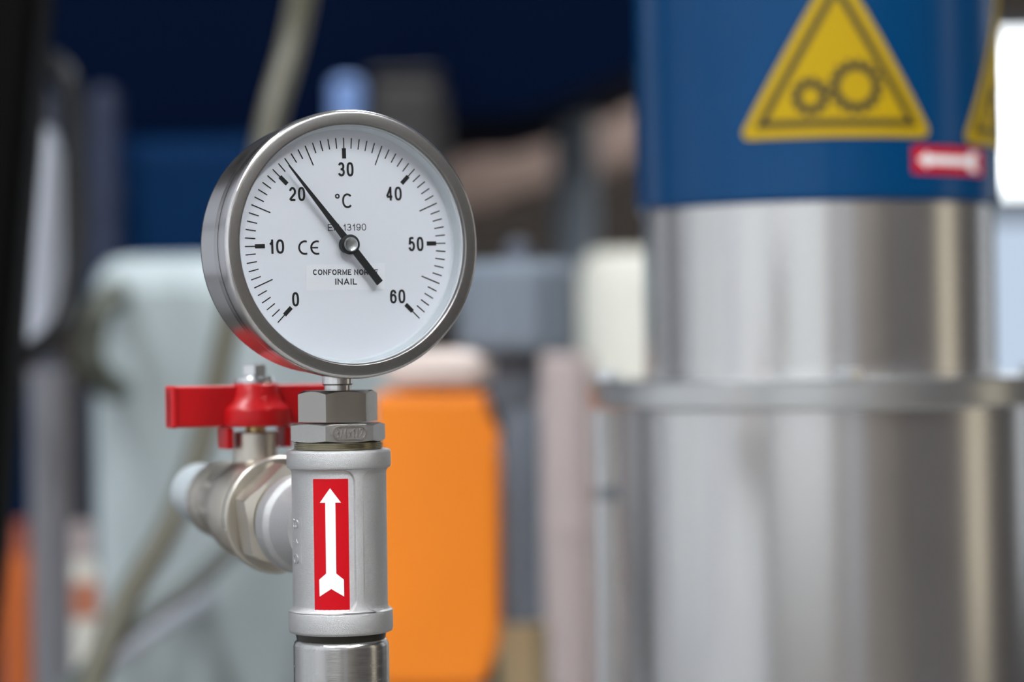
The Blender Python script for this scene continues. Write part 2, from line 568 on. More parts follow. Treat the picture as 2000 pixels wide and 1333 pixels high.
def luminaire(x, y, label, ln=1.25, w=0.30):
    t = thing('ceiling_luminaire', label, 'ceiling light', (x, y, ZC), 0, 'strip lights on the ceiling')
    finish('housing', box_bm(-w / 2, w / 2, -ln / 2, ln / 2, -0.06, 0, 0.008), M['ring_white'], t)
    finish('diffuser', box_bm(-w / 2 + 0.02, w / 2 - 0.02, -ln / 2 + 0.02, ln / 2 - 0.02, -0.075, -0.061, 0.004), M['lamp'], t)


for k, (x, y, where) in enumerate([(1.75, -2.2, 'near the wall behind'), (1.75, -0.7, 'above and beside the dial'), (0.2, -1.2, 'over the middle of the hall'),
                                   (-1.25, -1.6, 'by the tall windows'), (-1.25, 0.4, 'above the black column side'), (0.4, 2.6, 'over the back of the hall')]):
    luminaire(x, y, 'long white ceiling strip light ' + where)

# ------------------------------------------------------------------ thermometer on its pipe
D_AX = 0.9226                                      # depth of the pipe axis
AX = P(661, 860, D_AX)                             # a point on the pipe axis
FACE = math.atan2(-AX.x, AX.y)                     # turn that makes local -y look at the camera
mm = 0.001


def zf(y, d=0.905, x=662):
    return P(x, y, d).z


GZ = zf(478.5, 0.912, 678)
YAW = R(24.8)
th = thing('dial_thermometer', 'round dial thermometer with white face and steel bezel atop the pipe fitting', 'thermometer',
           (AX.x, AX.y, GZ), YAW)
K0 = 12.0                                          # dial plane, mm in front of the pipe axis
case = finish('case', lathe([(0, -18.4 * mm), (45 * mm, -18.4 * mm), (47.4 * mm, -17.9 * mm), (48.4 * mm, -16.7 * mm), (48.6 * mm, -15 * mm),
                             (48.6 * mm, 5.0 * mm), (44 * mm, 6 * mm), (44 * mm, 8 * mm), (0, 8 * mm)], 128), M['case'], th, xf=RX90)
bez = finish('bezel', lathe([(48.7 * mm, 3.5 * mm), (49.6 * mm, 3.5 * mm), (49.9 * mm, 4.2 * mm), (49.9 * mm, 8.5 * mm), (50.15 * mm, 9.2 * mm), (50.5 * mm, 12 * mm),
                             (50.6 * mm, 17.5 * mm), (50.45 * mm, 18.8 * mm), (50.0 * mm, 19.7 * mm), (49.4 * mm, 20.05 * mm), (48.8 * mm, 20.15 * mm),
                             (45.7 * mm, 20.5 * mm), (45.2 * mm, 20.2 * mm), (44.9 * mm, 19.6 * mm), (44.8 * mm, 18.6 * mm), (46.0 * mm, 18.4 * mm), (46.4 * mm, 12 * mm), (48.7 * mm, 11 * mm)], 160, closed=True),
             M['bezel'], th, xf=RX90, ang=50)
bez.data.materials.append(M['case'])
for pol in bez.data.polygons:                      # the rim is polished, the face is satin
    c_ = pol.center
    if math.hypot(c_.x, c_.z) > 49.2 * mm:
        pol.material_index = 1
finish('inner_ring', lathe([(43.0 * mm, 12.2 * mm), (43.6 * mm, 12.4 * mm), (44.75 * mm, 18.3 * mm), (45.6 * mm, 18.3 * mm), (45.6 * mm, 12.0 * mm), (43.0 * mm, 12.0 * mm)], 128, closed=True),
       M['ring_white'], th, xf=RX90)
finish('glass', lathe([(0, 17.0 * mm), (44.4 * mm, 17.0 * mm), (44.4 * mm, 18.2 * mm), (0, 18.2 * mm)], 96), M['glass'], th, xf=RX90)
SPIN = (0, R(-1.2), 0)
dial = finish('dial_face', lathe([(0, 10.8 * mm), (45.4 * mm, 10.8 * mm), (45.4 * mm, 11.9 * mm), (0, K0 * mm)], 128), M['dial'], th, rot=SPIN, xf=RX90)
bpy.context.view_layer.update()
DM = th.matrix_world @ Matrix.Rotation(R(-1.2), 4, 'Y')
DI = DM.inverted()


def dial_xy(px, py, k=K0):
    """Where pixel (px, py) lands on the dial plane, in dial coordinates."""
    o = DI @ Vector((0, 0, CAM_Z))
    q = DI @ P(px, py, 1.0)
    h = intersect_line_plane(o, q, Vector((0, -k * mm, 0)), Vector((0, 1, 0)))
    return h.x, h.z


ZP = (K0 + 0.02) * mm
# scale: one degree steps over 270 degrees, every mark a piece of print on the dial
def mark_mesh(name, r0, r1, w):
    bm = plate([(-w / 2, r0), (w / 2, r0), (w / 2, r1), (-w / 2, r1)], ZP, ZP + 0.05 * mm)
    bmesh.ops.transform(bm, matrix=RX90, verts=bm.verts)
    bmesh.ops.recalc_face_normals(bm, faces=bm.faces)
    me = bpy.data.meshes.new(name)
    bm.to_mesh(me)
    bm.free()
    return me


mk_s = mark_mesh('scale_line', 36.4 * mm, 40.4 * mm, 0.42 * mm)
mk_m = mark_mesh('long_scale_line', 32.5 * mm, 40.4 * mm, 0.44 * mm)
mk_b = mark_mesh('scale_block', 32.6 * mm, 36.5 * mm, 1.6 * mm)
for T in range(61):
    rr = (0, R((T - 30) * 4.5), 0)
    link('scale_line' if T % 10 == 0 or T % 5 else 'long_scale_line', mk_s if T % 10 == 0 or T % 5 else mk_m, M['print'], dial, rot=rr)
    if T % 10 == 0:
        link('scale_block', mk_b, M['print'], dial, rot=rr)


def print_text(name, s, x0, x1, y0, y1, bold):
    cx, cy = (x0 + x1) / 2, (y0 + y1) / 2
    ax, ay = dial_xy(cx, cy)
    w = dial_xy(x1, cy)[0] - dial_xy(x0, cy)[0]
    h = dial_xy(cx, y0)[1] - dial_xy(cx, y1)[1]
    return finish(name, shift(text_bm(s, w, h, bold=bold), ax, ay, ZP), M['print'], dial, smooth=False, xf=RX90)


for s, x0, x1, y0, y1 in [('0', 570.5, 584, 571, 599), ('10', 525, 555, 468, 496), ('20', 564.5, 596, 365.5, 393), ('30', 660, 690.5, 317, 345),
                          ('40', 753.5, 784.5, 365, 392), ('50', 797.5, 827, 463, 491), ('60', 761.5, 791.5, 566, 593)]:
    print_text('numeral', s, x0, x1, y0, y1, 0.155)
print_text('unit_symbol', '°C', 654, 688, 378, 407, 0.135)
print_text('standard_code', 'EN 13190', 640.5, 715, 437.5, 451, 0.115)
# CE mark from two arcs
ce = bmesh.new()
cr0, cr1 = 2.02 * mm, 2.75 * mm
for cx_, bar in ((593, False), (616.5, True)):
    ax, ay = dial_xy(cx_, 484)
    ax += 0.6 * mm
    angs = [R(95 + 170 * k / 20) for k in range(21)]
    ring_plate([(ax + cr1 * math.cos(a), ay + cr1 * math.sin(a)) for a in angs], [(ax + cr0 * math.cos(a), ay + cr0 * math.sin(a)) for a in angs], ZP, ZP + 0.05 * mm, ce, loop=False)
    for sgn in (1, -1):
        plate([(ax - 0.2 * mm, ay + sgn * cr0 if sgn > 0 else ay - cr1), (ax + 0.75 * mm, ay + (cr0 - 0.1 * mm if sgn > 0 else -cr1 + 0.12 * mm)),
               (ax + 0.75 * mm, ay + (cr1 - 0.12 * mm if sgn > 0 else -cr0 + 0.1 * mm)), (ax - 0.2 * mm, ay + cr1 if sgn > 0 else ay - cr0)], ZP, ZP + 0.05 * mm, ce)
    if bar:
        plate([(ax - cr0 - 0.1 * mm, ay - 0.28 * mm), (ax + 0.35 * mm, ay - 0.28 * mm), (ax + 0.35 * mm, ay + 0.28 * mm), (ax - cr0 - 0.1 * mm, ay + 0.28 * mm)], ZP, ZP + 0.05 * mm, ce)
finish('conformity_mark', ce, M['print'], dial, smooth=False, xf=RX90)
# clear sticker with two lines
c4 = [dial_xy(*p) for p in ((598, 567.5), (751, 565.5), (752, 514), (597, 518))]
st = finish('approval_sticker', plate(c4, ZP, ZP + 0.09 * mm), M['sticker_clear'], dial, smooth=False, xf=RX90)
st['label'] = 'pale rectangular sticker with two lines of black lettering'
ZP2 = ZP + 0.09 * mm
for s, x0, x1, y0, y1, bo in [('CONFORME NORME', 611.5, 738.5, 526.5, 537.5, 0.19), ('INAIL', 654.5, 697, 544.5, 556.5, 0.19)]:
    cx, cy = (x0 + x1) / 2, (y0 + y1) / 2
    ax, ay = dial_xy(cx, cy)
    w = dial_xy(x1, cy)[0] - dial_xy(x0, cy)[0]
    h = dial_xy(cx, y0)[1] - dial_xy(cx, y1)[1]
    bmt = shift(text_bm(s, w, h, bold=bo), 0, 0, ZP2)
    bmesh.ops.rotate(bmt, verts=bmt.verts, cent=(0, 0, 0), matrix=Matrix.Rotation(R(-1.0), 3, 'Z'))
    o = finish('lettering', shift(bmt, ax, ay), M['print'], dial, smooth=False, xf=RX90)

# pointer
pang = R(39.9 - 2.0)
pz = (K0 + 3.0) * mm
out = [(-0.24, 37.9), (0.24, 37.9), (0.48, 31), (0.98, 13), (1.3, 3.0), (1.35, -3), (1.42, -18.7), (-1.42, -18.7), (-1.35, -3), (-1.3, 3.0), (-0.98, 13), (-0.48, 31)]
bm = plate([(x * mm, y * mm) for x, y in out], pz, pz + 0.6 * mm)
bmesh.ops.rotate(bm, verts=bm.verts, cent=(0, 0, 0), matrix=Matrix.Rotation(pang, 3, 'Z'))
ptr = finish('pointer', bm, M['pointer'], th, rot=SPIN, smooth=False, xf=RX90)
finish('hub', lathe([(0, K0 * mm), (3.3 * mm, K0 * mm), (3.3 * mm, pz - 0.4 * mm), (3.75 * mm, pz - 0.3 * mm), (3.75 * mm, pz + 0.7 * mm), (3.3 * mm, pz + 0.95 * mm), (0, pz + 0.95 * mm)], 40), M['pointer'], ptr, xf=RX90)
finish('hub_cap', lathe([(0, pz + 1.0 * mm), (2.75 * mm, pz + 1.0 * mm), (2.75 * mm, pz + 1.3 * mm), (2.3 * mm, pz + 1.65 * mm), (1.9 * mm, pz + 1.5 * mm), (0.5 * mm, pz + 1.35 * mm), (0.45 * mm, pz + 1.6 * mm), (0, pz + 1.65 * mm)], 40), M['zinc'], ptr, xf=RX90)

# stem and hexagon below the case
zb = [zf(y) - GZ for y in (742, 746, 751, 766, 827)]
finish('stem', lathe([(0, -46 * mm), (5.95 * mm, -46 * mm), (5.95 * mm, zf(750, D_AX) - GZ), (5.3 * mm, zf(753, D_AX) - GZ), (5.25 * mm, zf(766, D_AX) - GZ + 0.2 * mm), (0, zf(766, D_AX) - GZ + 0.2 * mm)], 48), M['case'], th)
finish('wrench_hexagon', hexprism(15.6 * mm, zf(826) - GZ, zf(764) - GZ, R(43) + FACE - YAW, bot=False, cf=0.96, rnd=0.008), M['hexsteel'], th, ang=20)

# reducing bushing
BZ = zf(866)
bu = thing('reducing_bushing', 'hexagonal steel reducing bushing marked 3/4x1/2 screwed into the tee top', 'pipe fitting', (AX.x, AX.y, BZ), FACE)
hb0, hb1 = 0.0, zf(828) - BZ
finish('hexagon', hexprism(18.8 * mm, hb0, hb1 - 0.3 * mm, R(45), cf=0.985, slope=0.28, rnd=0.012), M['bushing'], bu, ang=20)
prof = [(0, 0.0)]
tz1, tz0 = -0.1 * mm, zf(881) - BZ + 0.2 * mm
npitch = 4
prof = [(0, tz1), (16.2 * mm, tz1)]
for k in range(npitch):
    za = tz1 + (tz0 - tz1) * (k + 0.25) / npitch
    zb_ = tz1 + (tz0 - tz1) * (k + 0.75) / npitch
    prof += [(16.2 * mm, za + 0.15 * mm), (17.1 * mm, za), (17.1 * mm, za - 0.12 * mm), (16.2 * mm, zb_)]
prof += [(16.2 * mm, tz0), (0, tz0)]
finish('thread', lathe(prof, 64), M['thread'], bu, ang=20)
# cast size marking on the face that looks at the viewer: stadium outline and figures
fn = Matrix.Rotation(R(15), 4, 'Z')                # the visible face, between corners at -15 and 45
apf = 18.8 * mm * math.cos(math.pi / 6)
zc_ = (hb0 + hb1) / 2
face_m = fn @ Matrix.Translation((0, -apf, zc_)) @ RX90
sw, sh = 13.2 * mm, 5.4 * mm
oo, ii = [], []
for k in range(40):
    a = 2 * math.pi * k / 40
    sx = (sw / 2 - sh / 2) * (1 if math.cos(a) > 0 else -1)
    oo.append((sx + sh / 2 * math.cos(a), sh / 2 * math.sin(a)))
    ii.append((sx + (sh / 2 - 0.45 * mm) * math.cos(a), (sh / 2 - 0.45 * mm) * math.sin(a)))
finish('marking_border', ring_plate(oo, ii, 0, 0.5 * mm), M['mark'], bu, smooth=False, xf=face_m)
finish('size_marking', text_bm('3/4x1/2', 10.4 * mm, 3.5 * mm, thick=0.5 * mm, bold=0.11, gap=0.2), M['mark'], bu, smooth=False, xf=face_m)

# tee
TZ = zf(1244)
tee = thing('pipe_tee', 'cast stainless steel pipe tee carrying a red flow arrow sticker', 'pipe fitting', (AX.x, AX.y, TZ), FACE)
c_t1, c_t0 = zf(881) - TZ, zf(922) - TZ
c_b1 = zf(1196) - TZ
RB, RC = 18.05 * mm, 19.85 * mm
finish('body', lathe([(0, c_b1 - 2 * mm), (RB, c_b1 - 2 * mm), (RB, c_t0 + 2 * mm), (0, c_t0 + 2 * mm)], 96), M['cast'], tee)


def collar(name, z0, z1, rr=1.0):
    h = z1 - z0
    return finish(name, lathe([(16.0 * mm, z0), (RC - 1.0 * mm, z0), (RC - 0.3 * mm, z0 + 0.3 * mm), (RC, z0 + 1.2 * mm), (RC + 0.05 * mm, z0 + h * 0.5), (RC, z1 - 1.2 * mm), (RC - 0.35 * mm, z1 - 0.3 * mm), (RC - 1.2 * mm, z1), (16.0 * mm, z1)], 96, closed=True), M['cast'], tee, ang=60)


collar('collar', c_t0 + 0.6 * mm, c_t1)
collar('collar', 0.0, c_b1 - 0.4 * mm)
# soft fillets where the collars meet the body
for za, zb2 in ((c_t0 + 1.0 * mm, c_t0 - 1.2 * mm), (c_b1 - 0.8 * mm, c_b1 + 1.4 * mm)):
    pr = [(RB - 0.3 * mm, zb2)] + [(RB + (RC - RB) * (1 - math.cos(k / 6 * math.pi / 2)), zb2 + (za - zb2) * math.sin(k / 6 * math.pi / 2)) for k in range(7)] + [(RB - 0.3 * mm, za)]
    finish('fillet', lathe(pr, 96, closed=True), M['cast'], tee, ang=60)
# upright rib that flares into both collars
th_c = math.asin((701 - 664) / 93.0)
rib = bmesh.new()
rows = 60
cols_ = 24
grid = []
zl, zh = c_b1 - 0.4 * mm, c_t0 + 0.8 * mm
for i in range(rows + 1):
    z = zl + (zh - zl) * i / rows
    t = min(z - zl, zh - z)
    rf = 5.2 * mm
    ex = (rf - math.sqrt(max(0, rf * rf - (rf - t) ** 2))) if t < rf else 0
    hw = 1.4 * mm + ex * 0.95
    row = []
    for j in range(cols_ + 1):
        u = -1 + 2 * j / cols_
        x = u * (hw + 0.6 * mm)
        e = max(0, min(1, (hw + 0.6 * mm - abs(x)) / (0.6 * mm)))
        hgt = 1.15 * mm * (e * e * (3 - 2 * e)) + (0.5 * mm * (ex / rf))
        a = th_c + x / RB
        r_ = RB - 0.12 * mm + hgt
        row.append(rib.verts.new((r_ * math.sin(a), -r_ * math.cos(a), z)))
    grid.append(row)
for i in range(rows):
    for j in range(cols_):
        rib.faces.new((grid[i][j], grid[i][j + 1], grid[i + 1][j + 1], grid[i + 1][j]))
finish('rib', rib, M['cast'], tee, ang=70)
# cast 316 running down the side
emb = text_bm('316', 17 * mm, 4.2 * mm, thick=0.35 * mm, bold=0.15, gap=0.5)
bmesh.ops.rotate(emb, verts=emb.verts, cent=(0, 0, 0), matrix=Matrix.Rotation(R(-90), 3, 'Z'))
shift(emb, 0, zf(1058, 0.912) - TZ, -0.05 * mm)
finish('cast_marking', wrap(emb, RB, R(-67), 0.0015), M['cast'], tee, smooth=False)
ul = plate([(-0.35 * mm, -8.5 * mm), (0.35 * mm, -8.5 * mm), (0.35 * mm, 8.5 * mm), (-0.35 * mm, 8.5 * mm)], -0.05 * mm, 0.3 * mm)
finish('cast_line', wrap(shift(ul, 0, zf(1055, 0.912) - TZ), RB, R(-54), 0.0015), M['cast'], tee, smooth=False)


def arrow_sticker(parent, rad, th0, zc, w, h, scale, rot=0.0, step=0.002):
    """Red sticker with a white arrow, wrapped on a cylinder; the upright design is 70 x 257 units."""
    rect = round_poly([(-w / 2, -h / 2), (w / 2, -h / 2), (w / 2, h / 2), (-w / 2, h / 2)], 0.3 * mm, 2)
    s = scale
    arr = [(0, 110.5), (21, 82), (10, 82), (10, -56), (24.5, -68), (24.5, -101), (0, -86), (-24, -101), (-24.5, -68), (-10, -56), (-10, 82), (-21, 82)]
    arr = [(x * s, y * s) for x, y in arr]
    # split at the notch so every face stays convex enough to triangulate cleanly
    b1 = plate(rect, 0.0, 0.10 * mm)
    b2 = plate(arr, 0.11 * mm, 0.17 * mm)
    for b in (b1, b2):
        bmesh.ops.rotate(b, verts=b.verts, cent=(0, 0, 0), matrix=Matrix.Rotation(rot, 3, 'Z'))
        shift(b, 0, zc)
    lab = finish('flow_sticker', wrap(b1, rad, th0, step), M['red_label'], parent, ang=50)
    lab['label'] = 'red flow direction sticker'
    ar = finish('arrow', wrap(b2, rad, th0, step), M['white_print'], lab, ang=50)
    ar['label'] = 'white arrow'
    return lab


arrow_sticker(tee, RB, math.asin((647 - 664.5) / 94.0), zf(1064.5) - TZ, 13.6 * mm, 49.3 * mm, 0.192 * mm, R(0.0))

# branch of the tee: towards the valve
BR = R(118) - FACE
brz = P(584, 1022, 0.955).z - TZ
brm = Matrix.Translation((0, 0, brz)) @ Matrix.Rotation(BR, 4, 'Z') @ RY90
finish('branch', lathe([(0, 8 * mm), (18 * mm, 8 * mm), (18 * mm, 26 * mm), (18.4 * mm, 27 * mm), (19.6 * mm, 28.5 * mm), (20.0 * mm, 30 * mm), (20.0 * mm, 36.4 * mm), (19.4 * mm, 37.6 * mm), (17.2 * mm, 38 * mm), (0, 38 * mm)], 80), M['cast'], tee, xf=brm)

# pipe below the tee
PZT = zf(1249)
pp = thing('steel_pipe', 'shiny turned steel pipe carrying the tee from below', 'pipe', (AX.x, AX.y, 0), FACE)
pr_ = 18.2 * mm
finish('tube', lathe([(0, 0.012), (pr_, 0.012), (pr_, PZT - 4.2 * mm), (pr_ - 0.5 * mm, PZT - 2.6 * mm), (pr_ - 1.4 * mm, PZT - 1.8 * mm), (0, PZT - 1.8 * mm)], 96), M['pipe'], pp)
finish('seal', lathe([(0, PZT - 1.75 * mm), (16.9 * mm, PZT - 1.75 * mm), (17.2 * mm, PZT), (17.2 * mm, TZ - 0.05 * mm), (0, TZ - 0.05 * mm)], 64), M['black_rubber'], pp)
finish('foot_flange', lathe([(0, 0), (0.05, 0), (0.05, 0.010), (0.048, 0.012), (0, 0.012)], 48), M['pipe'], pp)

# ------------------------------------------------------------------ ball valve
VZ = P(584, 1022, 0.955).z
va = thing('ball_valve', 'nickel plated ball valve with red butterfly handle beside the tee', 'valve', (AX.x, AX.y, VZ - 0.0012), R(118))
TILT = R(3.0)                                      # the run rises slightly away from the tee; stem and handle stay upright
va.rotation_euler = (0, -TILT, R(118))
UT = Matrix.Rotation(TILT, 4, 'Y')
finish('inlet_thread', lathe([(0, 38.9 * mm), (16.4 * mm, 38.9 * mm), (16.4 * mm, 43.5 * mm), (0, 43.5 * mm)], 48), M['thread'], va, xf=RY90)
finish('hexagon_end', hexprism(22.4 * mm, 43.5 * mm, 58 * mm, R(20), cf=0.92, rnd=0.012), M['nickel'], va, xf=RY90, ang=20)
finish('body_ring', lathe([(0, 58 * mm), (22.6 * mm, 58 * mm), (23.6 * mm, 58.8 * mm), (24.0 * mm, 60.5 * mm), (23.6 * mm, 62.4 * mm), (22.2 * mm, 63.4 * mm), (0, 63.4 * mm)], 80), M['nickel'], va, xf=RY90, ang=60)
bpf = [(0, 63.4 * mm), (20.2 * mm, 63.4 * mm)]
for k in range(13):
    t = 66 + 48 * k / 12
    bpf.append(((15.6 + 6.0 * math.exp(-((t - 82) / 17) ** 2)) * mm, t * mm))
bpf += [(15.9 * mm, 115 * mm), (16.4 * mm, 116.5 * mm), (16.4 * mm, 123 * mm), (15.6 * mm, 124.5 * mm), (0, 124.5 * mm)]
finish('body', lathe(bpf, 80), M['nickel'], va, xf=RY90, ang=50)
for a0, t0, w_, l_ in ((62, 92, 3.0, 11), (62, 106, 2.6, 9), (92, 92, 3.0, 10), (92, 105, 2.6, 8)):
    bmk = box_bm(-l_ / 2 * mm, l_ / 2 * mm, -w_ / 2 * mm, w_ / 2 * mm, -0.6 * mm, 0.8 * mm, 0.4 * mm, 2)
    rr_ = (15.6 + 6.0 * math.exp(-((t0 - 82) / 17) ** 2)) * mm
    finish('cast_marking', bmk, M['nickel'], va, xf=Matrix.Rotation(R(-a0), 4, 'X') @ Matrix.Translation((t0 * mm, 0, rr_)))
S0 = 84.5 * mm                                    # stem position along the valve


def zs(y, x=505):
    return P(x, y, 0.995).z - VZ


vt = UT @ Matrix.Translation((S0, 0, 0.0012))
finish('bonnet', lathe([(0, 14 * mm), (13 * mm, 14 * mm), (11.5 * mm, 19.5 * mm), (9.4 * mm, 22 * mm), (9.1 * mm, zs(846)), (8.4 * mm, zs(844)), (0, zs(844))], 48), M['nickel'], va, xf=vt)
finish('stem', lathe([(0, zs(845)), (4.2 * mm, zs(845)), (4.2 * mm, zs(826)), (0, zs(826))], 32), M['brass'], va, xf=vt)
hz0, hz1 = zs(833), zs(752)
hd = finish('handle', lathe([(4.6 * mm, hz0), (14.2 * mm, hz0), (15.1 * mm, hz0 + 0.8 * mm), (15.1 * mm, zs(803)), (14.2 * mm, zs(795)), (11.4 * mm, zs(784)), (10.4 * mm, zs(768)), (9.8 * mm, zs(754)), (9.0 * mm, zs(750)), (0, zs(750)), (0, hz0 + 3 * mm), (4.6 * mm, hz0 + 3 * mm)], 64), M['red_plastic'], va, xf=vt, ang=50)
hd['label'] = 'red butterfly handle'
for sg in (1, -1):
    y0_, y1_ = sorted((sg * 9 * mm, sg * 37.5 * mm))
    finish('wing', shift(box_bm(-3.6 * mm, 3.6 * mm, y0_, y1_, hz0 + 0.2 * mm, hz1, 1.2 * mm, 3), S0, 0, 0.0012), M['red_plastic'], hd, xf=UT)
    finish('wing_edge', shift(box_bm(-4.6 * mm, 4.6 * mm, sg * 36.2 * mm - 1.3 * mm, sg * 36.2 * mm + 1.3 * mm, hz0, hz1 + 0.2 * mm, 1.1 * mm, 3), S0, 0, 0.0012), M['red_plastic'], hd, xf=UT)
    finish('stop_tab', box_bm(S0 - 5 * mm, S0 + 5 * mm, sg * 12.9 * mm - 1.6 * mm, sg * 12.9 * mm + 1.6 * mm, zs(870), hz0 + 1 * mm, 0.6 * mm, 2), M['red_plastic'], hd, xf=UT)
finish('washer', lathe([(0, zs(749.5)), (7.9 * mm, zs(749.5)), (8.1 * mm, zs(743)), (7.4 * mm, zs(736)), (0, zs(735))], 40), M['zinc'], va, xf=vt)
finish('lock_nut', hexprism(5.2 * mm, zs(735), zs(712), R(10)), M['zinc'], va, xf=vt)
pl = finish('end_cap', lathe([(0, 124.6 * mm), (11 * mm, 124.6 * mm), (11 * mm, 130 * mm), (12.6 * mm, 131 * mm), (13 * mm, 133 * mm), (13 * mm, 151 * mm), (11.6 * mm, 154.5 * mm), (8 * mm, 156 * mm), (0, 156.5 * mm)], 56), M['cap'], va, xf=RY90, ang=50)
pl['label'] = 'pale end cap'

# ------------------------------------------------------------------ mixing machine
DM_ = 1.32
MA = P(1598, 560, DM_)
MF = math.atan2(-MA.x, MA.y)
RM = 0.0985
ma = thing('mixing_machine', 'tall mixer with blue motor housing over stainless steel neck and tank', 'machine', (MA.x, MA.y, 0), MF)


def zm(y, d, x=1598):
    return P(x, y, d).z


mz_b = zm(392, DM_ - RM)
mz_t = mz_b + 0.36
RN = 0.0952
fz1, fz0 = zm(744, DM_ - 0.126), zm(803, DM_ - 0.126)
finish('motor_housing', lathe([(0, mz_b), (RN, mz_b), (RM - 2.5 * mm, mz_b), (RM - 0.6 * mm, mz_b + 1.2 * mm), (RM, mz_b + 4 * mm), (RM, mz_t - 0.02), (RM - 0.02, mz_t), (0, mz_t)], 128), M['blue'], ma, ang=40)
finish('neck', lathe([(0, fz1), (RN, fz1), (RN, mz_b - 0.0002), (0, mz_b - 0.0002)], 128), M['machine_steel'], ma)
finish('flange', lathe([(0, fz0), (0.1245, fz0), (0.126, fz0 + 1.5 * mm), (0.126, fz1 - 1.5 * mm), (0.1245, fz1), (0, fz1)], 128), M['flange_steel'], ma)
RT = 0.114
finish('tank', lathe([(0, 0.28), (RT - 0.02, 0.28), (RT, 0.30), (RT, fz0), (0, fz0)], 128), M['machine_steel'], ma)
finish('base_plate', lathe([(0, 0), (0.14, 0), (0.14, 0.03), (0, 0.03)], 64), M['flange_steel'], ma)
for k in range(4):
    a = R(7 + 90 * k)
    x, y = 0.1195 * math.sin(a), -0.1195 * math.cos(a)
    finish('bolt', hexprism(7.0 * mm, fz1, fz1 + 5.5 * mm, R(15 + 40 * k)), M['zinc'], ma, loc=(x * 0.975, y * 0.975, 0))
    if k == 0:
        continue
    rod = finish('tie_rod', lathe([(0, 0.03), (4.6 * mm, 0.03), (4.6 * mm, fz0), (0, fz0)], 20), M['zinc'], ma, loc=(x, y, 0))
    zcp = zm(965, DM_ - 0.03)
    finish('rod_coupler', hexprism(6.2 * mm, zcp - 4 * mm, zcp + 4 * mm, R(20)), M['galv'], rod)


def warning_sign(th0, zb_):
    s = 0.1035
    hgt = s * math.sqrt(3) / 2
    tri = lambda m_: [(-s / 2 + m_ * math.sqrt(3), m_), (s / 2 - m_ * math.sqrt(3), m_), (0, hgt - 2 * m_)]
    b = plate(round_poly(tri(0), 0.0035, 4), 0.0002, 0.0006)
    sg = finish('warning_sign', wrap(shift(b, 0, zb_), RM, th0, 0.006), M['yellow'], ma, ang=50)
    sg['label'] = 'yellow triangular warning sign with meshing gears'
    b = ring_plate(tri(0.0054), tri(0.0089), 0.0006, 0.0008)
    finish('sign_border', wrap(shift(b, 0, zb_), RM, th0, 0.006), M['sign_black'], sg, ang=50)
    u = mm / 3.87

    def gear(cx, cy, ro, ri, teeth):
        n = teeth * 6
        o_ = []
        for k in range(n):
            rr = ro if (k % 6) in (0, 1, 2) else ro * 0.86
            o_.append((cx + rr * math.cos(2 * math.pi * k / n), cy + rr * math.sin(2 * math.pi * k / n)))
        return ring_plate(o_, circle(cx, cy, ri, n), 0.0006, 0.0008)
    for g in ((36 * u, 98 * u, 54 * u, 33 * u, 14), (-53 * u, 80 * u, 38 * u, 19 * u, 10)):
        finish('gear_symbol', wrap(shift(gear(*g), 0, zb_), RM, th0, 0.006), M['sign_black'], sg, ang=50)


sz_ = zm(268, DM_ - RM)
warning_sign(R(6.5), sz_)
warning_sign(R(79.5), sz_ - 0.0015)
arrow_sticker(ma, RM, R(45), zm(317, DM_ - RM * 0.7, 1836), 14.0 * mm, 53.5 * mm, 0.212 * mm, R(90), 0.004)

# ------------------------------------------------------------------ surroundings, each where it stands
def px_box(x0, x1, y0, y1, d, depth, bev=0.01, floor=False):
    a, b = P(x0, (y0 + y1) / 2, d), P(x1, (y0 + y1) / 2, d)
    zt = P((x0 + x1) / 2, y0, d).z
    zb_ = 0.0 if floor else P((x0 + x1) / 2, y1, d).z
    return box_bm(a.x, b.x, a.y, a.y + depth, zb_, zt, bev, 4)


def upright(xc, d, hw, y0, y1=None):
    """(x, y, radius, z0, z1) of an upright round thing seen at column xc with half width hw."""
    p = P(xc, y0, d)
    return p.x, p.y, hw / FPX * d, (0.0 if y1 is None else P(xc, y1, d).z), p.z


# grey-green cabinet behind the valve
cb = thing('grey_cabinet', 'large pale grey-green cabinet behind the red valve handle', 'cabinet', (0, 0, 0))
finish('cabinet_body', px_box(165, 772, 497, 0, 2.0, 0.42, 0.03, floor=True), M['grey_green'], cb)
a_ = P(165, 900, 2.0)
b_ = P(772, 900, 2.0)
finish('door_panel', box_bm(a_.x + 0.03, b_.x - 0.03, a_.y - 0.010, a_.y - 0.001, 0.12, P(400, 560, 2.0).z, 0.004), M['grey_green'], cb)

# steel bench carrying the small vessels
bz = 1.0
bn = thing('steel_bench', 'narrow steel bench under the orange canister', 'bench', (0, 0, 0))
bx0, bx1 = P(700, 1300, 1.5).x, P(1130, 1300, 1.5).x
finish('bench_top', box_bm(bx0, bx1, 1.43, 1.80, bz - 0.03, bz, 0.004), M['galv'], bn)
for x in (bx0 + 0.02, bx1 - 0.02):
    for y in (1.45, 1.78):
        finish('leg', box_bm(x - 0.012, x + 0.012, y - 0.012, y + 0.012, 0, bz - 0.03, 0.002), M['galv'], bn)

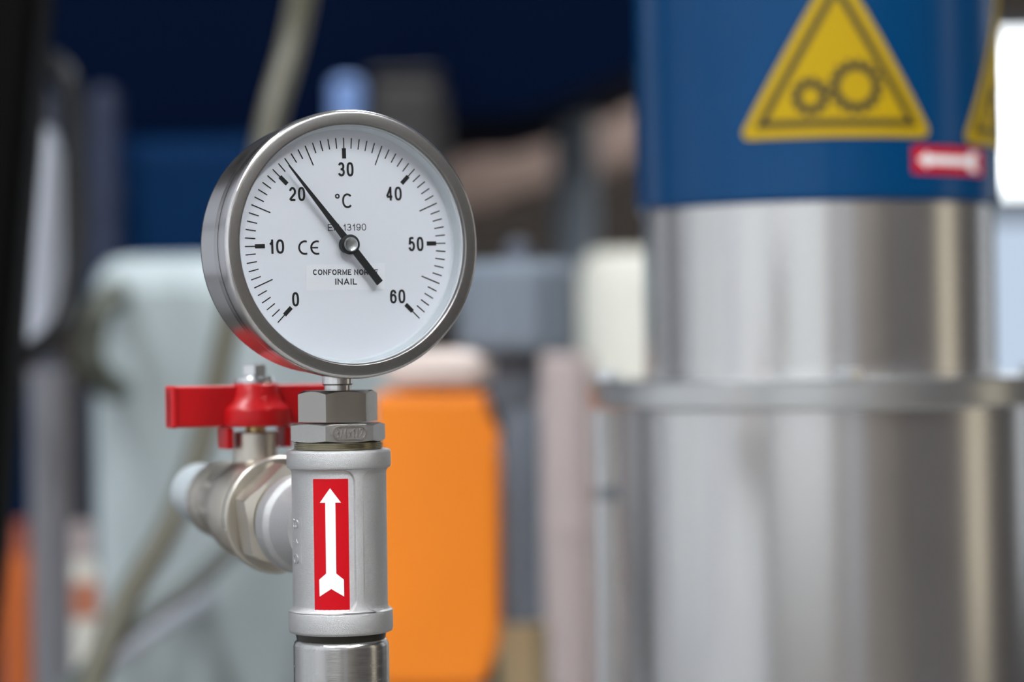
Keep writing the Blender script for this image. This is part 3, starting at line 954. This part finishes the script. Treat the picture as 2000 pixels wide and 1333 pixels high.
# orange canister
oc = thing('orange_canister', 'bright orange plastic canister with pale rounded top behind the tee', 'canister', (0, 0, 0))
d_ = 1.56
oq = [(728, 768), (952, 768), (958, 862), (978, 888), (978, 1262), (945, 1345), (728, 1345)]
oc_y = P(853, 1000, d_).y
ocb = plate([(lambda q: (q.x, q.z))(P(px_, py_, d_)) for px_, py_ in oq][::-1], 0, 0.11)
bmesh.ops.bevel(ocb, geom=list(ocb.edges), offset=0.006, segments=3, profile=0.5, affect='EDGES')
finish('canister_body', ocb, M['orange'], oc, xf=Matrix.Translation((0, oc_y + 0.11, 0)) @ RX90)
ob = P(853, 1345, d_)
finish('canister_base', box_bm(P(745, 1300, d_).x, P(925, 1300, d_).x, ob.y + 0.008, ob.y + 0.1, bz + 0.0005, ob.z, 0.004), M['orange'], oc)
sh_ = px_box(745, 962, 684, 766, d_, 0.10, 0.02)
finish('canister_shoulder', shift(sh_, 0, 0.005), M['pale_lid'], oc)

# grey dosing pump on a pipe with a brass foot
d_ = 1.73
pm = thing('dosing_pump', 'grey upright pump head on a thin pipe beside the orange canister', 'pump', (0, 0, 0))
x, y, r, z0, z1 = upright(1008, d_, 116, 512, 690)
finish('pump_head', lathe([(0, z0), (r * 0.9, z0), (r, z0 + 0.006), (r, z1 - 0.008), (r * 0.86, z1), (0, z1)], 10), M['grey_paint'], pm, loc=(x, y, 0), ang=20)
x, y, r, z0, z1 = upright(1012, d_, 26, 466, 512)
finish('knob', lathe([(0, z0), (r, z0), (r, z1 - r * 0.6), (r * 0.6, z1 - r * 0.1), (0, z1)], 24), M['dark_grey'], pm, loc=(x, y, 0))
x, y, r, z0, z1 = upright(1003, d_, 52, 690, 800)
finish('neck', lathe([(0, z0), (r * 0.7, z0), (r * 1.0, z0 + 0.012), (r * 1.0, z1), (0, z1)], 32), M['grey_mid'], pm, loc=(x, y, 0))
x, y, r, z0, z1 = upright(1017, d_, 38, 800, 1215)
finish('riser_pipe', lathe([(0, z0), (r, z0), (r, z1), (0, z1)], 32), M['grey_paint'], pm, loc=(x, y, 0))
x, y, r, z0, z1 = upright(1020, d_, 50, 1215)
finish('brass_fitting', hexprism(r, bz + 0.0005, z1, R(25)), M['dull_gold'], pm, loc=(x, y, 0))

# cream drum and pinkish pillar between pump and machine
d_ = 2.3
x, y, r, z0, z1 = upright(1235, d_, 108, 492)
cd = thing('cream_drum', 'cream white drum glowing in the light beside the steel neck', 'drum', (x, y, 0))
finish('drum_body', lathe([(0, 0), (r, 0), (r, z1 - 0.03), (r * 0.9, z1 - 0.008), (0, z1 - 0.008)], 48), M['cream'], cd)
finish('lid', lathe([(0, z1 - 0.007), (r * 0.8, z1 - 0.007), (r * 0.78, z1), (0, z1)], 48), M['cream'], cd)
d_ = 2.1
x, y, r, z0, z1 = upright(1098, d_, 62, 690)
pc = thing('plastic_column', 'pinkish grey upright plastic column between pump and steel tank', 'column pipe', (x, y, 0))
finish('tube', lathe([(0, 0), (r, 0), (r, z1 - 0.01), (r * 0.85, z1), (0, z1)], 40), M['pinkish'], pc)
finish('joint_ring', lathe([(r + 0.0005, z1 - 0.16), (r * 1.06, z1 - 0.157), (r * 1.06, z1 - 0.143), (r + 0.0005, z1 - 0.14)], 40, closed=True), M['pinkish'], pc)

# navy housing overhead
d_ = 2.55
nh = thing('navy_housing', 'dark navy machine housing filling the top behind the dial', 'machine', (0, 0, 0))
outl = [(20, -420), (1330, -420), (1330, 95), (1235, 138), (1110, 190), (1010, 222), (885, 228), (862, 250), (700, 262), (560, 320), (150, 330), (20, 330)]
base_ = P(700, 100, d_)
pts = [(lambda q: (q.x, q.z))(P(px_, py_, d_)) for px_, py_ in outl]
finish('housing_shell', plate(pts, 0, 0.5), M['navy'], nh, smooth=False, xf=Matrix.Translation((0, base_.y + 0.5, 0)) @ RX90)
for xc in (1125, 180):
    x, y, r, z0, z1 = upright(xc, d_ + 0.22, 44, 210)
    finish('post', lathe([(0, 0), (r, 0), (r, z1), (0, z1)], 32), M['grey_paint'], nh, loc=(x, y + 0.1, 0))

mb = thing('blue_cabinet', 'mid blue painted cabinet standing behind the pale grey cabinet', 'cabinet', (0, 0, 0))
d_ = 2.47
finish('cabinet_body', px_box(150, 640, 268, 0, d_, 0.06, 0.02, floor=True), M['mid_blue'], mb)
qa, qb = P(300, 300, d_), P(420, 300, d_)
finish('door_panel', box_bm(qa.x - 0.07, qb.x + 0.08, qa.y - 0.008, qa.y - 0.0005, 0.2, P(400, 300, d_).z, 0.003), M['mid_blue'], mb)

d_ = 2.445
x, y, r, z0, z1 = upright(677, d_, 31, 152)
pb = thing('pale_blue_pin', 'pale blue round post rising just behind the dial top', 'post', (x, y, 0))
finish('shaft', lathe([(0, 0), (r, 0), (r, z1 - r * 0.4), (r * 0.7, z1 - r * 0.1), (0, z1)], 32), M['pale_blue'], pb)
finish('collar', lathe([(r + 0.0003, z1 - 0.12), (r * 1.25, z1 - 0.12), (r * 1.25, z1 - 0.1), (r + 0.0003, z1 - 0.1)], 32, closed=True), M['pale_blue'], pb)

d_ = 2.42
bb = thing('brown_crate', 'dull brown box shape beyond the pale blue post', 'box', (0, 0, 0))
finish('box_body', px_box(712, 868, 150, 0, d_, 0.09, 0.02, floor=True), M['dark_brown'], bb)
finish('box_lid', px_box(722, 858, 134, 149, d_ + 0.005, 0.07, 0.003), M['dark_brown'], bb)

# sloping brown duct against the back
d_ = 3.6
p0, p1 = P(700, 400, d_), P(1420, 190, d_)
du = thing('brown_duct', 'broad brown duct sloping up towards the blue motor', 'duct', p0)
L_ = (p1 - p0).length
sl = math.atan2(p1.z - p0.z, p1.x - p0.x)
dxf = Matrix.Rotation(-sl, 4, 'Y')
finish('duct_shell', box_bm(0, L_, -0.05, 0.15, -0.055, 0.055, 0.01), M['brown'], du, xf=dxf)
for t in (0.32, 0.66):
    finish('duct_joint', box_bm(L_ * t - 0.012, L_ * t + 0.012, -0.056, 0.156, -0.061, 0.061, 0.002), M['brown'], du, xf=dxf)
finish('duct_support', box_bm(0.01, 0.05, 0.02, 0.06, -p0.z, -0.05), M['brown'], du, smooth=False)
finish('duct_support', box_bm(p1.x - p0.x - 0.05, p1.x - p0.x - 0.01, 0.02, 0.06, -p0.z, p1.z - p0.z - 0.06), M['brown'], du, smooth=False)

# ---- left side
d_ = 1.45
bk = thing('black_column', 'leaning matt black column beside the pale upright filter', 'column', (0, 0, 0))
t0_, t1_ = P(75, -60, d_), P(14, 700, d_)
dirv = (t0_ - t1_)
foot = t1_ - dirv * (t1_.z / dirv.z)
top = t0_ + dirv * 0.6
w_ = 0.075
bmk = bmesh.new()
vs_ = []
for c_ in (foot, top):
    for ox, oy in ((-w_, 0), (0, 0), (0, 0.06), (-w_, 0.06)):
        vs_.append(bmk.verts.new((c_.x + ox, c_.y + oy, max(0, c_.z))))
for f_ in ((0, 1, 2, 3), (4, 5, 6, 7), (0, 1, 5, 4), (1, 2, 6, 5), (2, 3, 7, 6), (3, 0, 4, 7)):
    bmk.faces.new([vs_[i] for i in f_])
bmesh.ops.bevel(bmk, geom=list(bmk.edges), offset=0.006, segments=2, affect='EDGES')
finish('shaft', bmk, M['black'], bk)
finish('foot_plate', box_bm(foot.x - w_ - 0.03, foot.x + 0.03, foot.y - 0.03, foot.y + 0.09, 0, 0.008), M['black'], bk, smooth=False)

d_ = 1.85
x, y, r, z0, z1 = upright(96, d_, 40, 720)
po = thing('grey_post', 'grey round post below the pale upright filter', 'post', (x, y, 0))
finish('shaft', lathe([(0, 0), (r, 0), (r, z1), (0, z1)], 32), M['post_grey'], po)
finish('foot_plate', lathe([(r + 0.0005, 0), (r * 1.4, 0), (r * 1.4, 0.01), (r + 0.0005, 0.01)], 32, closed=True), M['post_grey'], po)
x2, y2, r2, z02, z12 = upright(76, d_, 42, 252, 690)
fl = thing('upright_filter', 'pale grey upright filter housing above the grey post', 'filter', (x2, y2, 0))
finish('filter_body', lathe([(0, z02 - 0.0), (r2 * 0.6, z02), (r2, z02 + 0.012), (r2, z12 - 0.02), (r2 * 0.7, z12), (0, z12)], 40), M['pale_grey'], fl)
finish('filter_cap', lathe([(0, z12 + 0.0005), (r2 * 0.8, z12 + 0.0005), (r2 * 0.8, z12 + 0.024), (r2 * 0.5, z12 + 0.034), (0, z12 + 0.034)], 32), M['dark_grey'], fl)
finish('bracket', lathe([(0, z1 + 0.0005), (r * 0.6, z1 + 0.0005), (r * 0.6, z02 - 0.0005), (0, z02 - 0.0005)], 24), M['dark_grey'], fl, loc=(x - x2, 0, 0))

x, y, r, z0, z1 = upright(207, 2.445, 30, 172)
pn = thing('slate_post', 'slim slate blue post with rounded tip against the navy housing', 'post', (x, 2.435, 0))
finish('shaft', lathe([(0, 0), (r, 0), (r, z1 - 0.015), (r * 0.8, z1 - 0.004), (0, z1)], 32), M['steel_blue'], pn)
finish('collar', lathe([(r + 0.0003, z1 - 0.12), (r * 1.2, z1 - 0.12), (r * 1.2, z1 - 0.1), (r + 0.0003, z1 - 0.1)], 32, closed=True), M['steel_blue'], pn)

# orange bottle and white bottle low at the side
for nm, lb, cat_, xc, hw, ytop, d_, m_, mc, mlab in (
        ('orange_bottle', 'tall deep orange bottle with dull red neck low beside the grey post', 'bottle', 34, 30, 1085, 2.25, 'deep_orange', 'brick_red', None),
        ('white_bottle', 'small cream bottle with faded orange label between grey post and pale cabinet', 'bottle', 160, 32, 1095, 1.93, 'cream', 'pinkish', 'faded_orange')):
    x, y, r, z0, z1 = upright(xc, d_, hw, ytop)
    if nm == 'white_bottle':
        y = 1.93
    bt = thing(nm, lb, cat_, (x, y, 0))
    finish('bottle_body', lathe([(0, 0), (r, 0), (r, z1 - 0.012), (r * 0.75, z1), (0, z1)], 32), M[m_], bt)
    finish('neck', lathe([(0, z1 + 0.0004), (r * 0.7, z1 + 0.0004), (r * 0.7, z1 + 0.024), (r * 0.55, z1 + 0.03), (0, z1 + 0.03)], 28), M[mc], bt)
    if mlab:
        finish('label_band', lathe([(r + 0.0003, z1 - 0.045), (r + 0.001, z1 - 0.045), (r + 0.001, z1 - 0.016), (r + 0.0003, z1 - 0.016)], 32, closed=True), M[mlab], bt)
x, y, r, z0, z1 = upright(10, 2.6, 60, 735)
nb = thing('blue_drum', 'deep blue drum half hidden behind the grey post', 'drum', (x, y, 0))
finish('drum_body', lathe([(0, 0), (r, 0), (r, z1 - 0.01), (r * 0.95, z1), (0, z1)], 40), M['mid_blue'], nb)
finish('rim', lathe([(r + 0.0004, z1 - 0.05), (r * 1.03, z1 - 0.047), (r * 1.03, z1 - 0.04), (r + 0.0004, z1 - 0.037)], 40, closed=True), M['mid_blue'], nb)

# hoses and cables
h1 = [P(640, -260, 1.62), P(600, -60, 1.62), P(572, 80, 1.62), P(530, 230, 1.6), P(484, 450, 1.58), P(440, 665, 1.56), P(392, 870, 1.54), P(330, 1030, 1.52), P(240, 1185, 1.50), P(180, 1345, 1.48), P(140, 1600, 1.46)]
end = h1[-1].copy()
end.z = 0.02
h1 = [Vector((h1[0].x + 0.30, h1[0].y, ZC - 0.005)), Vector((h1[0].x + 0.22, h1[0].y, 2.6)), Vector((h1[0].x + 0.09, h1[0].y, 2.0))] + h1 + [Vector((end.x - 0.02, end.y, 0.5)), end]
tag(finish('beige_hose', tube_bm(h1, [0.0095] * 7 + [0.0085] * (len(h1) - 7), sub=12), M['hose'], ang=80), 'long translucent beige hose slanting from the top past the valve', 'hose')
h2 = [P(560, 1000, 1.75), P(510, 1030, 1.72), P(450, 1075, 1.70), P(370, 1148, 1.68), P(285, 1203, 1.66), P(215, 1262, 1.66), P(150, 1345, 1.66), P(110, 1480, 1.66)]
e2 = h2[-1].copy()
h2 = [Vector((h2[0].x + 0.02, 1.985, h2[0].z + 0.01))] + h2 + [Vector((e2.x - 0.01, e2.y, 0.6)), Vector((e2.x - 0.01, e2.y, 0.02))]
tag(finish('grey_hose', tube_bm(h2, 0.0075, sub=12), M['hose_grey'], ang=80), 'sagging grey hose curving down behind the valve end', 'hose')
h4 = [P(250, 1255, 1.80), P(205, 1300, 1.80), P(165, 1360, 1.80), P(140, 1460, 1.80)]
h4 = [Vector((h4[0].x + 0.03, 1.985, h4[0].z + 0.012))] + h4 + [Vector((h4[-1].x, h4[-1].y, 0.6)), Vector((h4[-1].x, h4[-1].y, 0.02))]
tag(finish('pale_hose', tube_bm(h4, 0.011, sub=12), M['pale_grey'], ang=80), 'pale hose at the bottom below the sagging grey hose', 'hose')
h3 = [P(72, 138, 1.85), P(100, 122, 1.85), P(136, 165, 1.83), P(146, 250, 1.82), P(150, 380, 1.80), P(150, 480, 1.78), P(136, 590, 1.75), P(105, 655, 1.72), P(50, 692, 1.71), P(-40, 712, 1.70), P(-120, 760, 1.72)]
h3 = h3 + [Vector((h3[-1].x, h3[-1].y, 0.5)), Vector((h3[-1].x, h3[-1].y, 0.02))]
tag(finish('dark_cable', tube_bm(h3, 0.0085, sub=12), M['dark_cable'], ang=80), 'dark cable looping round below the pale upright filter', 'cable')
h5 = [P(228, 575, 1.985), P(212, 585, 1.93), P(188, 615, 1.90), P(176, 670, 1.90), P(180, 715, 1.90), P(205, 748, 1.93), P(228, 758, 1.985)]
tag(finish('olive_cable', tube_bm(h5, 0.012, sub=12), mat('olive_cable', srgb(86, 89, 78), 0.5), ang=80), 'short olive grey cable hooked out of the pale cabinet', 'cable')
